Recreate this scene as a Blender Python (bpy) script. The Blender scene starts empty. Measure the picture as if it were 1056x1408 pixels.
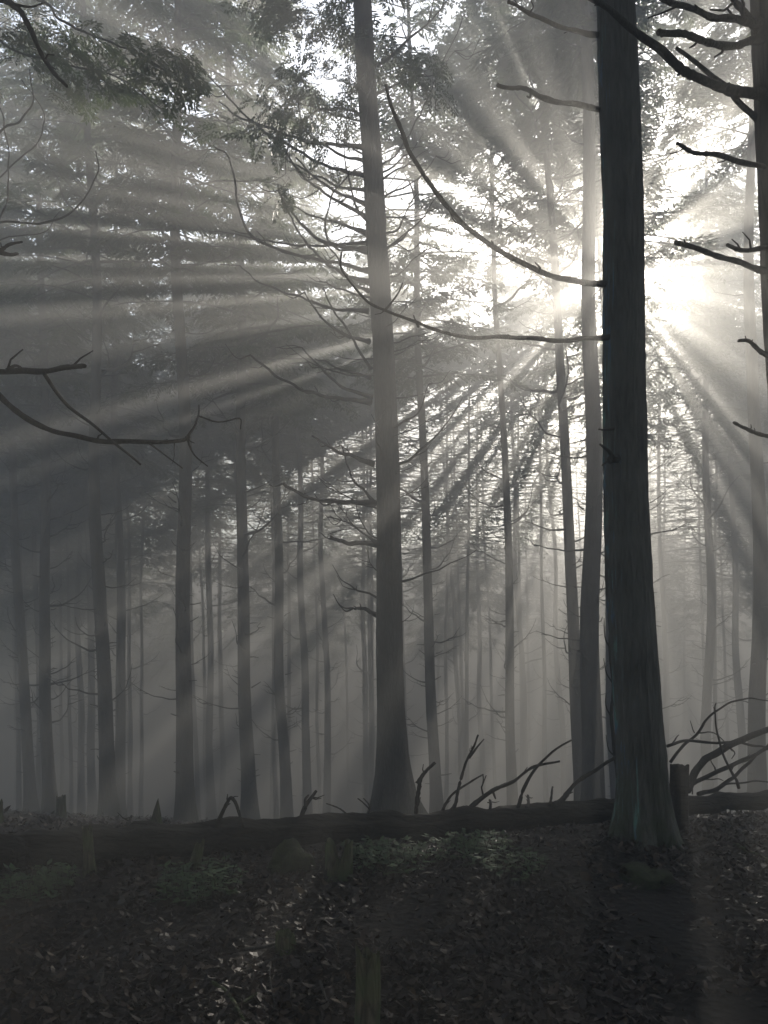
import bpy, bmesh, math, random
import numpy as np
from mathutils import Vector, Matrix, noise

scene = bpy.context.scene
C = scene.collection
R = random.Random(11)
rad = math.radians

# ---------------------------------------------------------------- camera frame
CAM_H = 1.6
F = 1058.0            # focal length in photo pixels
HOR = 853.0           # row of the horizon in the photo


def P(px, py, d):
    """A point of the place, seen at photo pixel (px, py) at distance d."""
    return Vector(((px - 528.0) / F * d, d, CAM_H + (HOR - py) / F * d))


# sun direction (towards the sun): just behind the thick trunk
SUN = Vector(((839 - 528) / F, 1.0, (HOR - 372) / F)).normalized()


# ---------------------------------------------------------------- terrain
def ground_z(x, y):
    """Flat forest floor, falling away down a hillside behind the log."""
    t = max(0.0, y - 5.05)
    fall = -0.27 * (t - 0.6 * (1 - math.exp(-t / 0.6)))
    if y > 40:
        u = y - 40          # the valley floor, then an added facing slope that hides the bright horizon
        fall += 0.27 * u if u < 8 else 0.27 * 8 + (0.27 + 0.62) * (u - 8) - 2.0 * 0.62 * (1 - math.exp(-(u - 8) / 2.0))
    n = noise.noise(Vector((x * 0.35, y * 0.35, 3.1))) * 0.10
    n += noise.noise(Vector((x * 1.3, y * 1.3, 7.7))) * 0.035
    side = 0.035 * max(0.0, x) * (1 if y < 9 else 0.6)
    if y > 50: n *= 1 + (y - 50) * .5
    left = 0.06 * max(0.0, -x - 1.0) * min(1.0, max(0.0, y - 6.0) / 3.0) if x > -9 else 0.48 * min(1.0, max(0.0, y - 6.0) / 3.0)
    return fall + n + side + left


# ---------------------------------------------------------------- materials
def new_mat(name):
    m = bpy.data.materials.new(name)
    m.use_nodes = True
    nt = m.node_tree
    b = nt.nodes['Principled BSDF']
    b.inputs['Specular IOR Level'].default_value = 0.3
    return m, nt, b


def N(nt, kind, **kw):
    n = nt.nodes.new(kind)
    for k, v in kw.items():
        if k in n.inputs:
            n.inputs[k].default_value = v
        else:
            setattr(n, k, v)
    return n


def ramp(nt, src, stops):
    r = nt.nodes.new('ShaderNodeValToRGB')
    while len(r.color_ramp.elements) < len(stops):
        r.color_ramp.elements.new(0.5)
    for e, (p, c) in zip(r.color_ramp.elements, stops):
        e.position = p
        e.color = (c[0], c[1], c[2], 1)
    nt.links.new(src, r.inputs['Fac'])
    return r


def bark_mat(name, dark, light, moss=None, moss_amt=0.0, lichen=False, scale=1.0, bump=0.7, axis=2):
    m, nt, b = new_mat(name)
    L = nt.links
    tc = N(nt, 'ShaderNodeTexCoord')
    mp = N(nt, 'ShaderNodeMapping')
    mp.inputs['Scale'].default_value = (0.16, 1, 1) if axis == 0 else (1, 1, 0.16)
    L.new(tc.outputs['Object'], mp.inputs['Vector'])
    n1 = N(nt, 'ShaderNodeTexNoise', Scale=34 * scale, Detail=7.0, Roughness=0.65, Distortion=0.6)
    L.new(mp.outputs[0], n1.inputs['Vector'])
    v = N(nt, 'ShaderNodeTexVoronoi', Scale=26 * scale)
    v.feature = 'DISTANCE_TO_EDGE'
    L.new(mp.outputs[0], v.inputs['Vector'])
    n2 = N(nt, 'ShaderNodeTexNoise', Scale=2.3, Detail=4.0)
    L.new(tc.outputs['Object'], n2.inputs['Vector'])
    rp = ramp(nt, n1.outputs['Fac'], [(0.3, dark), (0.7, light)])
    # dark cracks between the bark plates
    cr = ramp(nt, v.outputs['Distance'], [(0.0, (0.25, 0.25, 0.25)), (0.16, (1, 1, 1))])
    mc = N(nt, 'ShaderNodeMix', data_type='RGBA', blend_type='MULTIPLY')
    mc.inputs['Factor'].default_value = 0.35 if lichen else 0.8
    L.new(rp.outputs['Color'], mc.inputs['A']); L.new(cr.outputs['Color'], mc.inputs['B'])
    col = mc.outputs['Result']
    # grey crusts that vary slowly over the trunk
    mx = N(nt, 'ShaderNodeMix', data_type='RGBA')
    r2 = ramp(nt, n2.outputs['Fac'], [(0.45, (0, 0, 0)), (0.7, (0.6, 0.6, 0.6))])
    L.new(r2.outputs['Color'], mx.inputs['Factor'])
    L.new(col, mx.inputs['A'])
    mx.inputs['B'].default_value = (light[0] * 1.15, light[1] * 1.2, light[2] * 1.2, 1)
    col = mx.outputs['Result']
    if moss:
        sep = N(nt, 'ShaderNodeSeparateXYZ')
        L.new(tc.outputs['Object'], sep.inputs[0])
        mr = N(nt, 'ShaderNodeMapRange')
        mr.inputs['From Min'].default_value = 0.0
        mr.inputs['From Max'].default_value = 0.75
        mr.inputs['To Min'].default_value = moss_amt
        mr.inputs['To Max'].default_value = 0.0
        L.new(sep.outputs['Z'], mr.inputs['Value'])
        n3 = N(nt, 'ShaderNodeTexNoise', Scale=9.0, Detail=5.0)
        L.new(tc.outputs['Object'], n3.inputs['Vector'])
        mu = N(nt, 'ShaderNodeMath', operation='MULTIPLY')
        L.new(mr.outputs[0], mu.inputs[0])
        r3 = ramp(nt, n3.outputs['Fac'], [(0.38, (0, 0, 0)), (0.6, (1, 1, 1))])
        L.new(r3.outputs['Color'], mu.inputs[1])
        m2 = N(nt, 'ShaderNodeMix', data_type='RGBA')
        L.new(mu.outputs[0], m2.inputs['Factor'])
        L.new(col, m2.inputs['A'])
        m2.inputs['B'].default_value = (*moss, 1)
        col = m2.outputs['Result']
    if lichen:
        # blue-green lichen growing on the left face of the trunk
        geo = N(nt, 'ShaderNodeNewGeometry')
        sp = N(nt, 'ShaderNodeSeparateXYZ')
        L.new(geo.outputs['Normal'], sp.inputs[0])
        mr = N(nt, 'ShaderNodeMapRange')
        mr.inputs['From Min'].default_value = -0.82
        mr.inputs['From Max'].default_value = -0.99
        L.new(sp.outputs['X'], mr.inputs['Value'])
        n4 = N(nt, 'ShaderNodeTexNoise', Scale=13.0, Detail=6.0, Roughness=0.7)
        mp2 = N(nt, 'ShaderNodeMapping')
        mp2.inputs['Scale'].default_value = (1, 1, 0.35)
        L.new(tc.outputs['Object'], mp2.inputs['Vector'])
        L.new(mp2.outputs[0], n4.inputs['Vector'])
        r4 = ramp(nt, n4.outputs['Fac'], [(0.5, (0, 0, 0)), (0.58, (1, 1, 1))])
        mu = N(nt, 'ShaderNodeMath', operation='MULTIPLY')
        L.new(mr.outputs[0], mu.inputs[0])
        L.new(r4.outputs['Color'], mu.inputs[1])
        n5 = N(nt, 'ShaderNodeTexNoise', Scale=3.0)
        L.new(tc.outputs['Object'], n5.inputs['Vector'])
        r5 = ramp(nt, n5.outputs['Fac'], [(0.42, (0.12, 0.24, 0.20)), (0.58, (0.07, 0.15, 0.24))])
        m3 = N(nt, 'ShaderNodeMix', data_type='RGBA')
        L.new(mu.outputs[0], m3.inputs['Factor'])
        L.new(col, m3.inputs['A'])
        L.new(r5.outputs['Color'], m3.inputs['B'])
        col = m3.outputs['Result']
    L.new(col, b.inputs['Base Color'])
    b.inputs['Roughness'].default_value = 0.9
    ad = N(nt, 'ShaderNodeMath', operation='ADD')
    L.new(n1.outputs['Fac'], ad.inputs[0])
    cl = N(nt, 'ShaderNodeMath', operation='MINIMUM')
    L.new(v.outputs['Distance'], cl.inputs[0])
    cl.inputs[1].default_value = 0.25
    L.new(cl.outputs[0], ad.inputs[1])
    bp = N(nt, 'ShaderNodeBump', Strength=bump, Distance=0.02)
    L.new(ad.outputs[0], bp.inputs['Height'])
    L.new(bp.outputs[0], b.inputs['Normal'])
    return m


MOSS = (0.035, 0.06, 0.018)
M_bark = bark_mat('bark', (0.022, 0.018, 0.015), (0.085, 0.074, 0.062), MOSS, 0.6)
M_bigbark = bark_mat('lichen_bark', (0.05, 0.047, 0.041), (0.125, 0.118, 0.105), (0.03, 0.045, 0.014), 0.8, True, 1.0, 0.8)
M_dead = bark_mat('dead_wood', (0.02, 0.017, 0.014), (0.065, 0.056, 0.046), None, 0, False, 1.8, 0.5)
M_log = bark_mat('log_bark', (0.009, 0.008, 0.006), (0.045, 0.037, 0.027), None, 0, False, 1.0, 1.0, 0)
M_stump = bark_mat('mossy_stump_bark', (0.04, 0.034, 0.022), (0.15, 0.125, 0.082), (0.06, 0.09, 0.03), 0.95, False, 1.4, 0.8)


def leaf_mat(name, c0, c1, c2, trans=0.35, rough=0.5):
    m, nt, b = new_mat(name)
    L = nt.links
    at = N(nt, 'ShaderNodeAttribute', attribute_name='tint')
    rp = ramp(nt, at.outputs['Fac'], [(0.0, c0), (0.55, c1), (1.0, c2)])
    L.new(rp.outputs['Color'], b.inputs['Base Color'])
    b.inputs['Roughness'].default_value = rough
    if trans:
        tr = N(nt, 'ShaderNodeBsdfTranslucent')
        L.new(rp.outputs['Color'], tr.inputs['Color'])
        ms = N(nt, 'ShaderNodeMixShader')
        ms.inputs[0].default_value = trans
        L.new(b.outputs[0], ms.inputs[1])
        L.new(tr.outputs[0], ms.inputs[2])
        L.new(ms.outputs[0], nt.nodes['Material Output'].inputs['Surface'])
    return m


M_leaf = leaf_mat('cedar_foliage', (0.028, 0.05, 0.02), (0.055, 0.085, 0.028), (0.11, 0.125, 0.04), 0.45)
M_litter = leaf_mat('leaf_litter', (0.008, 0.004, 0.002), (0.03, 0.016, 0.0075), (0.085, 0.052, 0.023), 0.0, 0.55)
M_plant = leaf_mat('ground_plant_leaves', (0.02, 0.045, 0.016), (0.035, 0.07, 0.022), (0.045, 0.085, 0.026), 0.15, 0.7)


def soil_mat():
    m, nt, b = new_mat('forest_soil')
    L = nt.links
    tc = N(nt, 'ShaderNodeTexCoord')
    n1 = N(nt, 'ShaderNodeTexNoise', Scale=14.0, Detail=9.0, Roughness=0.75)
    L.new(tc.outputs['Object'], n1.inputs['Vector'])
    v = N(nt, 'ShaderNodeTexVoronoi', Scale=19.0, Randomness=1.0)
    L.new(tc.outputs['Object'], v.inputs['Vector'])
    rp = ramp(nt, n1.outputs['Fac'], [(0.3, (0.008, 0.006, 0.005)), (0.55, (0.018, 0.014, 0.01)), (0.75, (0.035, 0.027, 0.018))])
    L.new(rp.outputs['Color'], b.inputs['Base Color'])
    b.inputs['Roughness'].default_value = 0.9
    ad = N(nt, 'ShaderNodeMath', operation='ADD')
    L.new(n1.outputs['Fac'], ad.inputs[0])
    L.new(v.outputs['Distance'], ad.inputs[1])
    bp = N(nt, 'ShaderNodeBump', Strength=0.9, Distance=0.05)
    L.new(ad.outputs[0], bp.inputs['Height'])
    L.new(bp.outputs[0], b.inputs['Normal'])
    return m


M_soil = soil_mat()


# ---------------------------------------------------------------- object helpers
def tag(o, label=None, cat=None, group=None, kind=None):
    if label: o['label'] = label
    if cat: o['category'] = cat
    if group: o['group'] = group
    if kind: o['kind'] = kind
    return o


def empty(name, loc):
    o = bpy.data.objects.new(name, None)
    o.location = loc
    o.empty_display_size = 0.3
    C.objects.link(o)
    return o


class MB:
    """Collects vertices and faces of ONE object's mesh."""
    def __init__(self):
        self.v = []; self.f = []; self.mi = []; self.t = []

    def quad(self, a, b, c, d, mi=0, tint=0.5):
        n = len(self.v)
        self.v += [a, b, c, d]
        self.f.append((n, n + 1, n + 2, n + 3)); self.mi.append(mi); self.t.append(tint)

    def tube(self, pts, r0, r1, sides=6, mi=0, rough=0.0, seed=0.0, power=1.0, cap=True, radii=None):
        pts = [Vector(p) for p in pts]
        n0 = len(self.v); n = len(pts)
        up = Vector((0.13, 0.21, 0.97))
        for i, p in enumerate(pts):
            t = (pts[min(i + 1, n - 1)] - pts[max(i - 1, 0)])
            if t.length < 1e-9: t = Vector((0, 0, 1))
            t.normalize()
            a = up - t * up.dot(t)
            if a.length < 0.2:
                u2 = Vector((1, 0.1, 0)); a = u2 - t * u2.dot(t)
            a.normalize(); b = t.cross(a)
            k = i / max(1, n - 1)
            r = radii[i] if radii else r0 + (r1 - r0) * k ** power
            for s in range(sides):
                an = 2 * math.pi * s / sides
                q = a * math.cos(an) + b * math.sin(an)
                rr = r
                if rough:
                    rr *= 1 + rough * noise.noise(Vector((q.x * 2.1 + seed, q.y * 2.1 + k * 9, q.z * 2.1 + p.z * 3.0 + seed)))
                self.v.append(p + q * rr)
        for i in range(n - 1):
            for s in range(sides):
                s2 = (s + 1) % sides
                self.f.append((n0 + i * sides + s, n0 + i * sides + s2, n0 + (i + 1) * sides + s2, n0 + (i + 1) * sides + s))
                self.mi.append(mi); self.t.append(0.5)
        if cap:
            self.f.append(tuple(n0 + s for s in reversed(range(sides)))); self.mi.append(mi); self.t.append(0.5)
            self.f.append(tuple(n0 + (n - 1) * sides + s for s in range(sides))); self.mi.append(mi); self.t.append(0.5)

    def mesh(self, name, mats, smooth=False, tint=False):
        me = bpy.data.meshes.new(name)
        me.from_pydata([tuple(v) for v in self.v], [], self.f)
        for m in mats: me.materials.append(m)
        me.polygons.foreach_set('material_index', self.mi)
        if smooth:
            me.polygons.foreach_set('use_smooth', [True] * len(self.f))
        if tint:
            at = me.attributes.new('tint', 'FLOAT', 'FACE')
            at.data.foreach_set('value', self.t)
        me.update()
        return me

    def build(self, name, mats, parent=None, smooth=False, tint=False):
        return link(name, self.mesh(name, mats if isinstance(mats, list) else [mats], smooth, tint), parent)


def link(name, me, parent=None):
    o = bpy.data.objects.new(name, me)
    C.objects.link(o)
    if parent is not None: o.parent = parent
    return o


def spline(pts, step=4):
    """Catmull-Rom through the points."""
    pts = [Vector(p) for p in pts]
    if len(pts) < 3:
        a, b = pts[0], pts[-1]
        return [a.lerp(b, i / step) for i in range(step + 1)]
    out = []
    ext = [pts[0] * 2 - pts[1]] + pts + [pts[-1] * 2 - pts[-2]]
    for i in range(1, len(ext) - 2):
        p0, p1, p2, p3 = ext[i - 1:i + 3]
        for s in range(step):
            t = s / step
            out.append(0.5 * ((2 * p1) + (p2 - p0) * t + (2 * p0 - 5 * p1 + 4 * p2 - p3) * t * t + (3 * p1 - p0 - 3 * p2 + p3) * t ** 3))
    out.append(pts[-1])
    return out


def kink(pts, amt, seed):
    """Small natural crookedness along a branch (the root end stays put)."""
    out = []
    for i, p in enumerate(pts):
        k = min(1.0, i / 3.0)
        n = noise.noise_vector(Vector((p.x * 5 + seed, p.y * 5, p.z * 5)))
        out.append(p + n * amt * k)
    return out


# ---------------------------------------------------------------- foliage
def leaf(mb, p, d, nrm, ln, wd, tint):
    """One small diamond-shaped cedar leaf cluster, bent a little."""
    s = d.cross(nrm)
    if s.length < 1e-4: s = Vector((1, 0, 0))
    s.normalize()
    mid = p + d * (ln * 0.45)
    mb.quad(p, mid + s * wd, p + d * ln, mid - s * wd, 0, tint)


def spray(mb, p, d, ln, rnd, size=1.0, tint=0.5):
    """A drooping flat frond: a chain of leaf clusters left and right of a rib."""
    n = max(3, int(ln / (0.062 * size)))
    d = d.normalized()
    side = d.cross(Vector((0, 0, 1)))
    if side.length < 0.05: side = Vector((1, 0, 0))
    side.normalize()
    side = (side + Vector((0, 0, rnd.uniform(-0.5, 0.5)))).normalized()
    q = p.copy()
    for i in range(n):
        k = i / n
        d = (d + Vector((0, 0, -0.16))).normalized()
        q = q + d * (ln / n)
        w = (1 - 0.6 * k)
        for sg in (-1, 1):
            dd = (d * 0.75 + side * sg * 0.8 + Vector((rnd.uniform(-.25, .25), rnd.uniform(-.25, .25), rnd.uniform(-.35, .1)))).normalized()
            leaf(mb, q, dd, Vector((rnd.uniform(-.6, .6), rnd.uniform(-.6, .6), 1)), (0.10 + 0.08 * rnd.random()) * size * w + 0.03, 0.021 * size,
                 min(1, max(0, tint + rnd.uniform(-0.25, 0.25))))
    leaf(mb, q, d, Vector((rnd.uniform(-.5, .5), 0, 1)), 0.1 * size, 0.018 * size, tint)


def make_crown(seed, h0, h1, rmax, nb, thr=-0.05, size=1.0, step=0.062):
    """A ragged conifer crown: limbs in uneven whorls carrying dense clumps of hanging fronds with gaps between."""
    rnd = random.Random(seed)
    mb = MB()
    off = Vector((seed * 3.7, seed * 1.9, seed * 5.3))
    for i in range(nb):
        t = (i + rnd.random()) / nb
        z = h0 + (h1 - h0) * t
        az = i * 2.39996 + rnd.uniform(-0.5, 0.5)
        big = noise.noise(Vector((math.cos(az) * 1.1 + seed, math.sin(az) * 1.1, z * 0.3 + seed * 1.7)))
        ln = rmax * (1 - t) ** 0.6 * rnd.uniform(0.6, 1.12) * (0.85 + 0.55 * big) + 0.4
        if t < 0.12: ln *= 0.7 + t * 2.5
        out = Vector((math.cos(az), math.sin(az), 0))
        rise = rnd.uniform(-0.02, 0.22)
        pts = []
        for k in range(6):
            u = k / 5
            pts.append(Vector((0, 0, z)) + out * (ln * u) + Vector((rnd.uniform(-.06, .06) * ln * u, rnd.uniform(-.06, .06) * ln * u, ln * (rise * u - 0.30 * u * u))))
        mb.tube(pts, 0.012 + 0.009 * ln, 0.004, 4, 1, cap=False)
        m = int(ln / step)
        for j in range(m):
            u = 0.12 + 0.88 * (j + rnd.random()) / m
            a = min(4, int(u * 5)); p = pts[a].lerp(pts[a + 1], u * 5 - a)
            c = noise.noise(p * 0.62 + off) + 0.35 * noise.noise(p * 1.7 + off)
            if c < thr: continue
            tint = min(1, max(0, 0.4 + 0.5 * c + rnd.uniform(-.15, .15)))
            sd = Vector((-out.y, out.x, 0)) * (1 if j % 2 else -1)
            d = out * rnd.uniform(0.35, 0.9) + sd * rnd.uniform(0.3, 0.9) + Vector((0, 0, rnd.uniform(-0.6, 0.2)))
            spray(mb, p, d, rnd.uniform(0.28, 0.58) * (1.1 - 0.3 * u) * size, rnd, 1.25 * size, tint)
    return np.array([tuple(v) for v in mb.v], np.float32), np.array(mb.f, np.int32), np.array(mb.mi, np.int32), np.array(mb.t, np.float32)


def fern(mb, p, d, ln, rnd, tint=0.4):
    """A flat lacy cedar frond: a rib with side ribs, each set with small scale leaves."""
    d = d.normalized()
    side = d.cross(Vector((rnd.uniform(-.3, .3), rnd.uniform(-.3, .3), 1)))
    if side.length < 0.05: side = Vector((1, 0, 0))
    side.normalize(); nr = side.cross(d)
    n = max(5, int(ln / 0.055)); q = p.copy()
    for i in range(n):
        k = i / n
        d = (d + Vector((0, 0, -0.07))).normalized()
        q = q + d * (ln / n)
        for sg in (-1, 1):
            sl = ln * 0.42 * (1 - k) ** .8 * rnd.uniform(.6, 1.1) + .015
            sd = (d * .7 + side * sg * .75 + Vector((0, 0, rnd.uniform(-.35, .05)))).normalized()
            m = max(2, int(sl / .04)); qq = q.copy()
            for j in range(m):
                qq = qq + sd * (sl / m)
                for s2 in (-1, 1):
                    dd = (sd * .8 + nr.cross(sd) * s2 * .7 + Vector((rnd.uniform(-.2, .2), rnd.uniform(-.2, .2), rnd.uniform(-.3, .1)))).normalized()
                    leaf(mb, qq, dd, nr, rnd.uniform(.045, .08), .012, min(1, max(0, tint + rnd.uniform(-.25, .3))))


# ---------------------------------------------------------------- trunks
def make_trunk(base, axis_top, r0, r1, name, parent, mat, sides=16, rings=40, flare=1.0, seed=0.0, bark=0.05, lobes=5, fl_h=0.55, fl_amt=0.55):
    """Tapered trunk from the ground up, with root flare and uneven bark."""
    mb = MB()
    base = Vector(base); top = Vector(axis_top)
    L = (top - base).length
    ax = (top - base).normalized()
    a = Vector((1, 0, 0)) - ax * ax.x; a.normalize(); b = ax.cross(a)
    hs = []
    for i in range(rings + 1):
        k = i / rings
        hs.append(-0.35 + (L + 0.35) * k ** 1.7)
    for h in hs:
        k = max(0, h) / L
        c = base + ax * h
        c = c + Vector((noise.noise(Vector((h * 0.22, seed, 1.0))), noise.noise(Vector((h * 0.22, seed, 9.0))), 0)) * (0.17 * r0 / 0.17) * min(1, h / 3.0 if h > 0 else 0)
        r = r0 + (r1 - r0) * k ** 0.9
        fl = math.exp(-max(0, h) / fl_h) * fl_amt * flare
        for s in range(sides):
            an = 2 * math.pi * s / sides
            q = a * math.cos(an) + b * math.sin(an)
            lob = 0.55 + 0.45 * math.cos(lobes * an + seed * 3 + 0.8 * math.sin(2 * an + seed))
            rr = r * (1 + fl * lob * 1.3)
            rr *= 1 + bark * noise.noise(Vector((math.cos(an) * 2.2 + seed, math.sin(an) * 2.2, h * 0.9)))
            rr *= 1 + bark * 0.8 * noise.noise(Vector((math.cos(an) * 7 + seed, math.sin(an) * 7, h * 2.2)))
            if sides >= 32:
                rr *= 1 + bark * .9 * noise.noise(Vector((math.cos(an) * 15 + seed, math.sin(an) * 15, h * 3.2)))
                rr *= 1 + bark * .6 * abs(noise.noise(Vector((math.cos(an) * 30, math.sin(an) * 30 + seed, h * 9))))
            mb.v.append(c + q * rr - base)
    for i in range(rings):
        for s in range(sides):
            s2 = (s + 1) % sides
            mb.f.append((i * sides + s, i * sides + s2, (i + 1) * sides + s2, (i + 1) * sides + s)); mb.mi.append(0); mb.t.append(.5)
    mb.f.append(tuple(rings * sides + s for s in range(sides))); mb.mi.append(0); mb.t.append(.5)
    return mb.build(name, mat, parent, smooth=True)


# dead-branch shapes, grown along +X with their tips curving up; shared by the trees
def branch_proto(seed):
    rnd = random.Random(seed)
    mb = MB()
    up = rnd.uniform(0.15, 0.5); sag = rnd.uniform(-0.25, 0.02)
    pts = []
    for k in range(8):
        u = k / 7
        pts.append(Vector((u, rnd.uniform(-.025, .025) * (k > 0) + 0.1 * math.sin(u * 3 + seed) * u, sag * u + up * u ** 2.2 + rnd.uniform(-.012, .012) * (k > 0))))
    mb.tube(spline(pts, 2), 0.0165, 0.0035, 5, 0)
    for j in range(rnd.choice((1, 2, 3, 4))):
        u = rnd.uniform(0.3, 0.92)
        a = min(6, int(u * 7)); p = pts[a].lerp(pts[a + 1], u * 7 - a)
        sg = rnd.choice((-1, 1)); ln = rnd.uniform(0.12, 0.42)
        q = [p + Vector((t * ln * 0.75, sg * t * ln * 0.6, t * t * ln * rnd.uniform(0.1, 0.6) - 0.12 * t * ln)) for t in (0, .33, .66, 1)]
        mb.tube(q, 0.008, 0.0025, 4, 0)
    return mb.mesh('branch', [M_dead], smooth=True)


BR = [branch_proto(100 + i) for i in range(14)]


def stub_proto(seed):
    rnd = random.Random(seed); mb = MB()
    mb.tube([Vector((0, 0, 0)), Vector((.4, rnd.uniform(-.1, .1), .03)), Vector((1, rnd.uniform(-.2, .2), rnd.uniform(-.15, .4)))], 0.075, 0.035, 5)
    return mb.mesh('branch_stub', [M_dead])


ST = [stub_proto(50 + i) for i in range(4)]


def put_branch(parent, me, name, at, az, pitch, scale, thick=1.0):
    o = link(name, me, parent)
    o.matrix_parent_inverse = Matrix()
    o.location = at
    o.rotation_euler = (0, -pitch, az)
    o.scale = (scale, scale * thick, scale * thick) if thick != 1.0 else (scale,) * 3
    return o


CROWN_LIB = {}
SPEC = [(5, 2.5, 130, -.30), (9, 2.2, 120, -.22), (14, 2.7, 130, -.32), (21, 2.4, 120, -.2), (33, 2.1, 120, -.34)]


def crown_data(i, far):
    if (i, far) not in CROWN_LIB:
        sd, rm, nb, th = SPEC[i]
        CROWN_LIB[(i, far)] = make_crown(sd, 0, 12.5, rm, nb, th, 1.15 if far else 0.8, 0.085 if far else 0.045)
    return CROWN_LIB[(i, far)]


# Openings in the canopy: the sun comes through the crowns along these. Each is an uneven slot
# cut out of the leaves to let a beam in, given by a point its shaft of light passes (column, row, distance in the photo),
# its half-width, and its half-length.
SU = Vector((SUN.y, -SUN.x, 0)).normalized()
SV = SUN.cross(SU) * -1
EYE = Vector((0, 0, CAM_H))
GAPS = []


def gap(px, py, d, w, ln):
    p = P(px, py, d)
    u, v = p.dot(SU), p.dot(SV)
    du, dv = u - EYE.dot(SU), v - EYE.dot(SV)
    q = math.hypot(du, dv) + 1e-6
    GAPS.append((u, v, du / q, dv / q, ln, w))


for g in [  # left, nearly level beams
          (400, 498, 13, .15, 2.0), (300, 522, 14, .09, 2.0), (330, 550, 15, .07, 1.5), (200, 384, 11, .07, 2.2), (130, 318, 10, .06, 1.5),
          (130, 215, 10, .22, 2.0), (330, 150, 12, .22, 2.0), (220, 60, 12, .15, 2.0), (420, 250, 13, .22, 1.5), (560, 320, 14, .2, 1.5), (620, 260, 16, .22, 1.5), (480, 330, 13, .12, 1.5),
          # lower left, falling beams
          (270, 860, 18, .3, 3), (130, 840, 17, .22, 3), (330, 770, 19, .16, 2.2), (70, 900, 17, .26, 2.5), (420, 860, 19, .3, 3), (220, 800, 18, .2, 3), (380, 800, 19, .22, 2.5), (460, 860, 20, .25, 2.5), (480, 780, 22, .16, 2.5), (130, 1000, 20, .16, 2), (520, 930, 23, .25, 3), (210, 960, 21, .16, 2.5), (350, 950, 22, .16, 2.5),
          # below the sun
          (640, 705, 21, .2, 2.4), (600, 800, 22, .22, 2.4), (690, 900, 23, .4, 3), (745, 780, 22, .3, 2.5), (680, 800, 25, .22, 2.4), (800, 900, 24, .5, 3), (900, 880, 22, .5, 3), (960, 800, 22, .4, 3), (1010, 700, 20, .35, 2.5), (980, 950, 21, .5, 3), (1060, 800, 21, .4, 2.5), (600, 950, 22, .35, 2.5), (800, 640, 24, .2, 1.0), (870, 640, 22, .25, 1.0), (940, 640, 22, .25, 1.0), (900, 760, 23, .4, 2), (1020, 820, 23, .5, 3), (930, 950, 24, .7, 3), (1050, 950, 22, .6, 3), (760, 860, 24, .4, 3), (640, 860, 25, .5, 3), (560, 820, 25, .35, 2.5),
          # wide light deep in the valley
          (580, 900, 29, .9, 3.5), (680, 850, 31, .9, 3), (760, 950, 30, .9, 3), (880, 850, 28, .9, 3), (1000, 900, 28, .9, 3), (480, 900, 29, .8, 3), (380, 880, 28, .7, 3), (260, 900, 27, .6, 3), (120, 880, 26, .6, 3), (40, 950, 25, .6, 3),
          (620, 900, 26, .7, 3), (740, 900, 26, .7, 3), (860, 900, 26, .8, 3), (960, 900, 25, .8, 3), (440, 930, 25, .6, 3), (310, 900, 25, .6, 3), (170, 900, 24, .5, 3), (230, 760, 27, .5, 3), (360, 780, 27, .5, 3), (90, 760, 25, .5, 3),
          # round the sun itself
          (810, 374, 16, .7, .7), (795, 410, 15, .35, .4), (826, 330, 13, .4, .5), (905, 400, 15, .2, .3), (930, 255, 17, .45, .55), (935, 305, 17, .2, .25), (700, 368, 20, .25, .4), (655, 420, 20, .25, .4), (1010, 300, 14, .2, .4), (990, 170, 14, .2, .4),
          (940, 680, 26, .6, .7), (760, 260, 20, .2, .3), (690, 230, 20, .2, .25), (770, 570, 24, .15, .8), (930, 800, 21, .5, 3), (1020, 900, 20, .5, 3), (880, 960, 21, .5, 3), (970, 720, 21, .35, 2), (740, 565, 17, .08, .7), (650, 610, 18, .10, 1.0), (780, 640, 19, .16, 1.2), (700, 520, 17, .10, .7), (960, 560, 17, .16, 1.0), (1030, 600, 17, .16, 1.2), (30, 1124, 9.3, .3, 1.2), (490, 1222, 4.62, .05, .12), (826, 1214, 4.75, .05, .12), (990, 480, 16, .25, .7), (830, 480, 16, .35, .4)]:
    gap(*g) if g[1] < 700 else gap(g[0], g[1], g[2], g[3] * (1.8 if g[2] >= 23.5 else 1.2), g[4])
# long slots whose beams fan down to the left through the stems: angle below level, offset, half-length, half-width
for an, rho, ln, hw in [(29, 10, 4, .10), (33.5, 11, 5, .22), (37, 10, 5, .12), (41.5, 10.5, 5.5, .34), (45.5, 11, 5.5, .12), (49, 10.5, 5.5, .30), (53, 10, 5, .12), (58.5, 9.5, 5, .30), (62, 8, 3.5, .12), (67, 8, 3.5, .2), (73, 7.5, 3, .15), (80, 8, 3, .2), (101, 8, 3, .2), (112, 8, 3, .22), (124, 7.5, 3, .15)]:
    cu, cv = -math.cos(rad(an)), -math.sin(rad(an))
    GAPS.append((EYE.dot(SU) + cu * rho, EYE.dot(SV) + cv * rho, cu, cv, ln, hw))
rg = random.Random(5)
for k in range(24):
    a = rg.uniform(0, 6.28); q = rg.uniform(120, 700)
    px, py, d = 852 + q * math.cos(a), 372 + q * math.sin(a), rg.uniform(10, 22)
    p = P(px, py, d)
    if p.z < -2 or 1.0 < p.y - p.z / SUN.z * SUN.y < 5.6: continue
    gap(px, py, d, rg.uniform(.05, .14), rg.uniform(.4, 1.5) if math.sin(a) > -.3 else .3)
for k in range(42):      # many fine beams fanning out to the left and below
    a = rg.uniform(1.75, 3.55); q = rg.uniform(280, 850)
    px, py, d = 852 + q * math.cos(a), 372 + q * math.sin(a), rg.uniform(12, 21)
    p = P(px, py, d)
    if 19 < math.degrees(math.pi - a) < 32 or p.z < -2.5 or 0.4 < p.y - p.z / SUN.z * SUN.y < 6.2: continue
    gap(px, py, d, rg.uniform(.04, .12), rg.uniform(1.0, 2.4))
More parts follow.
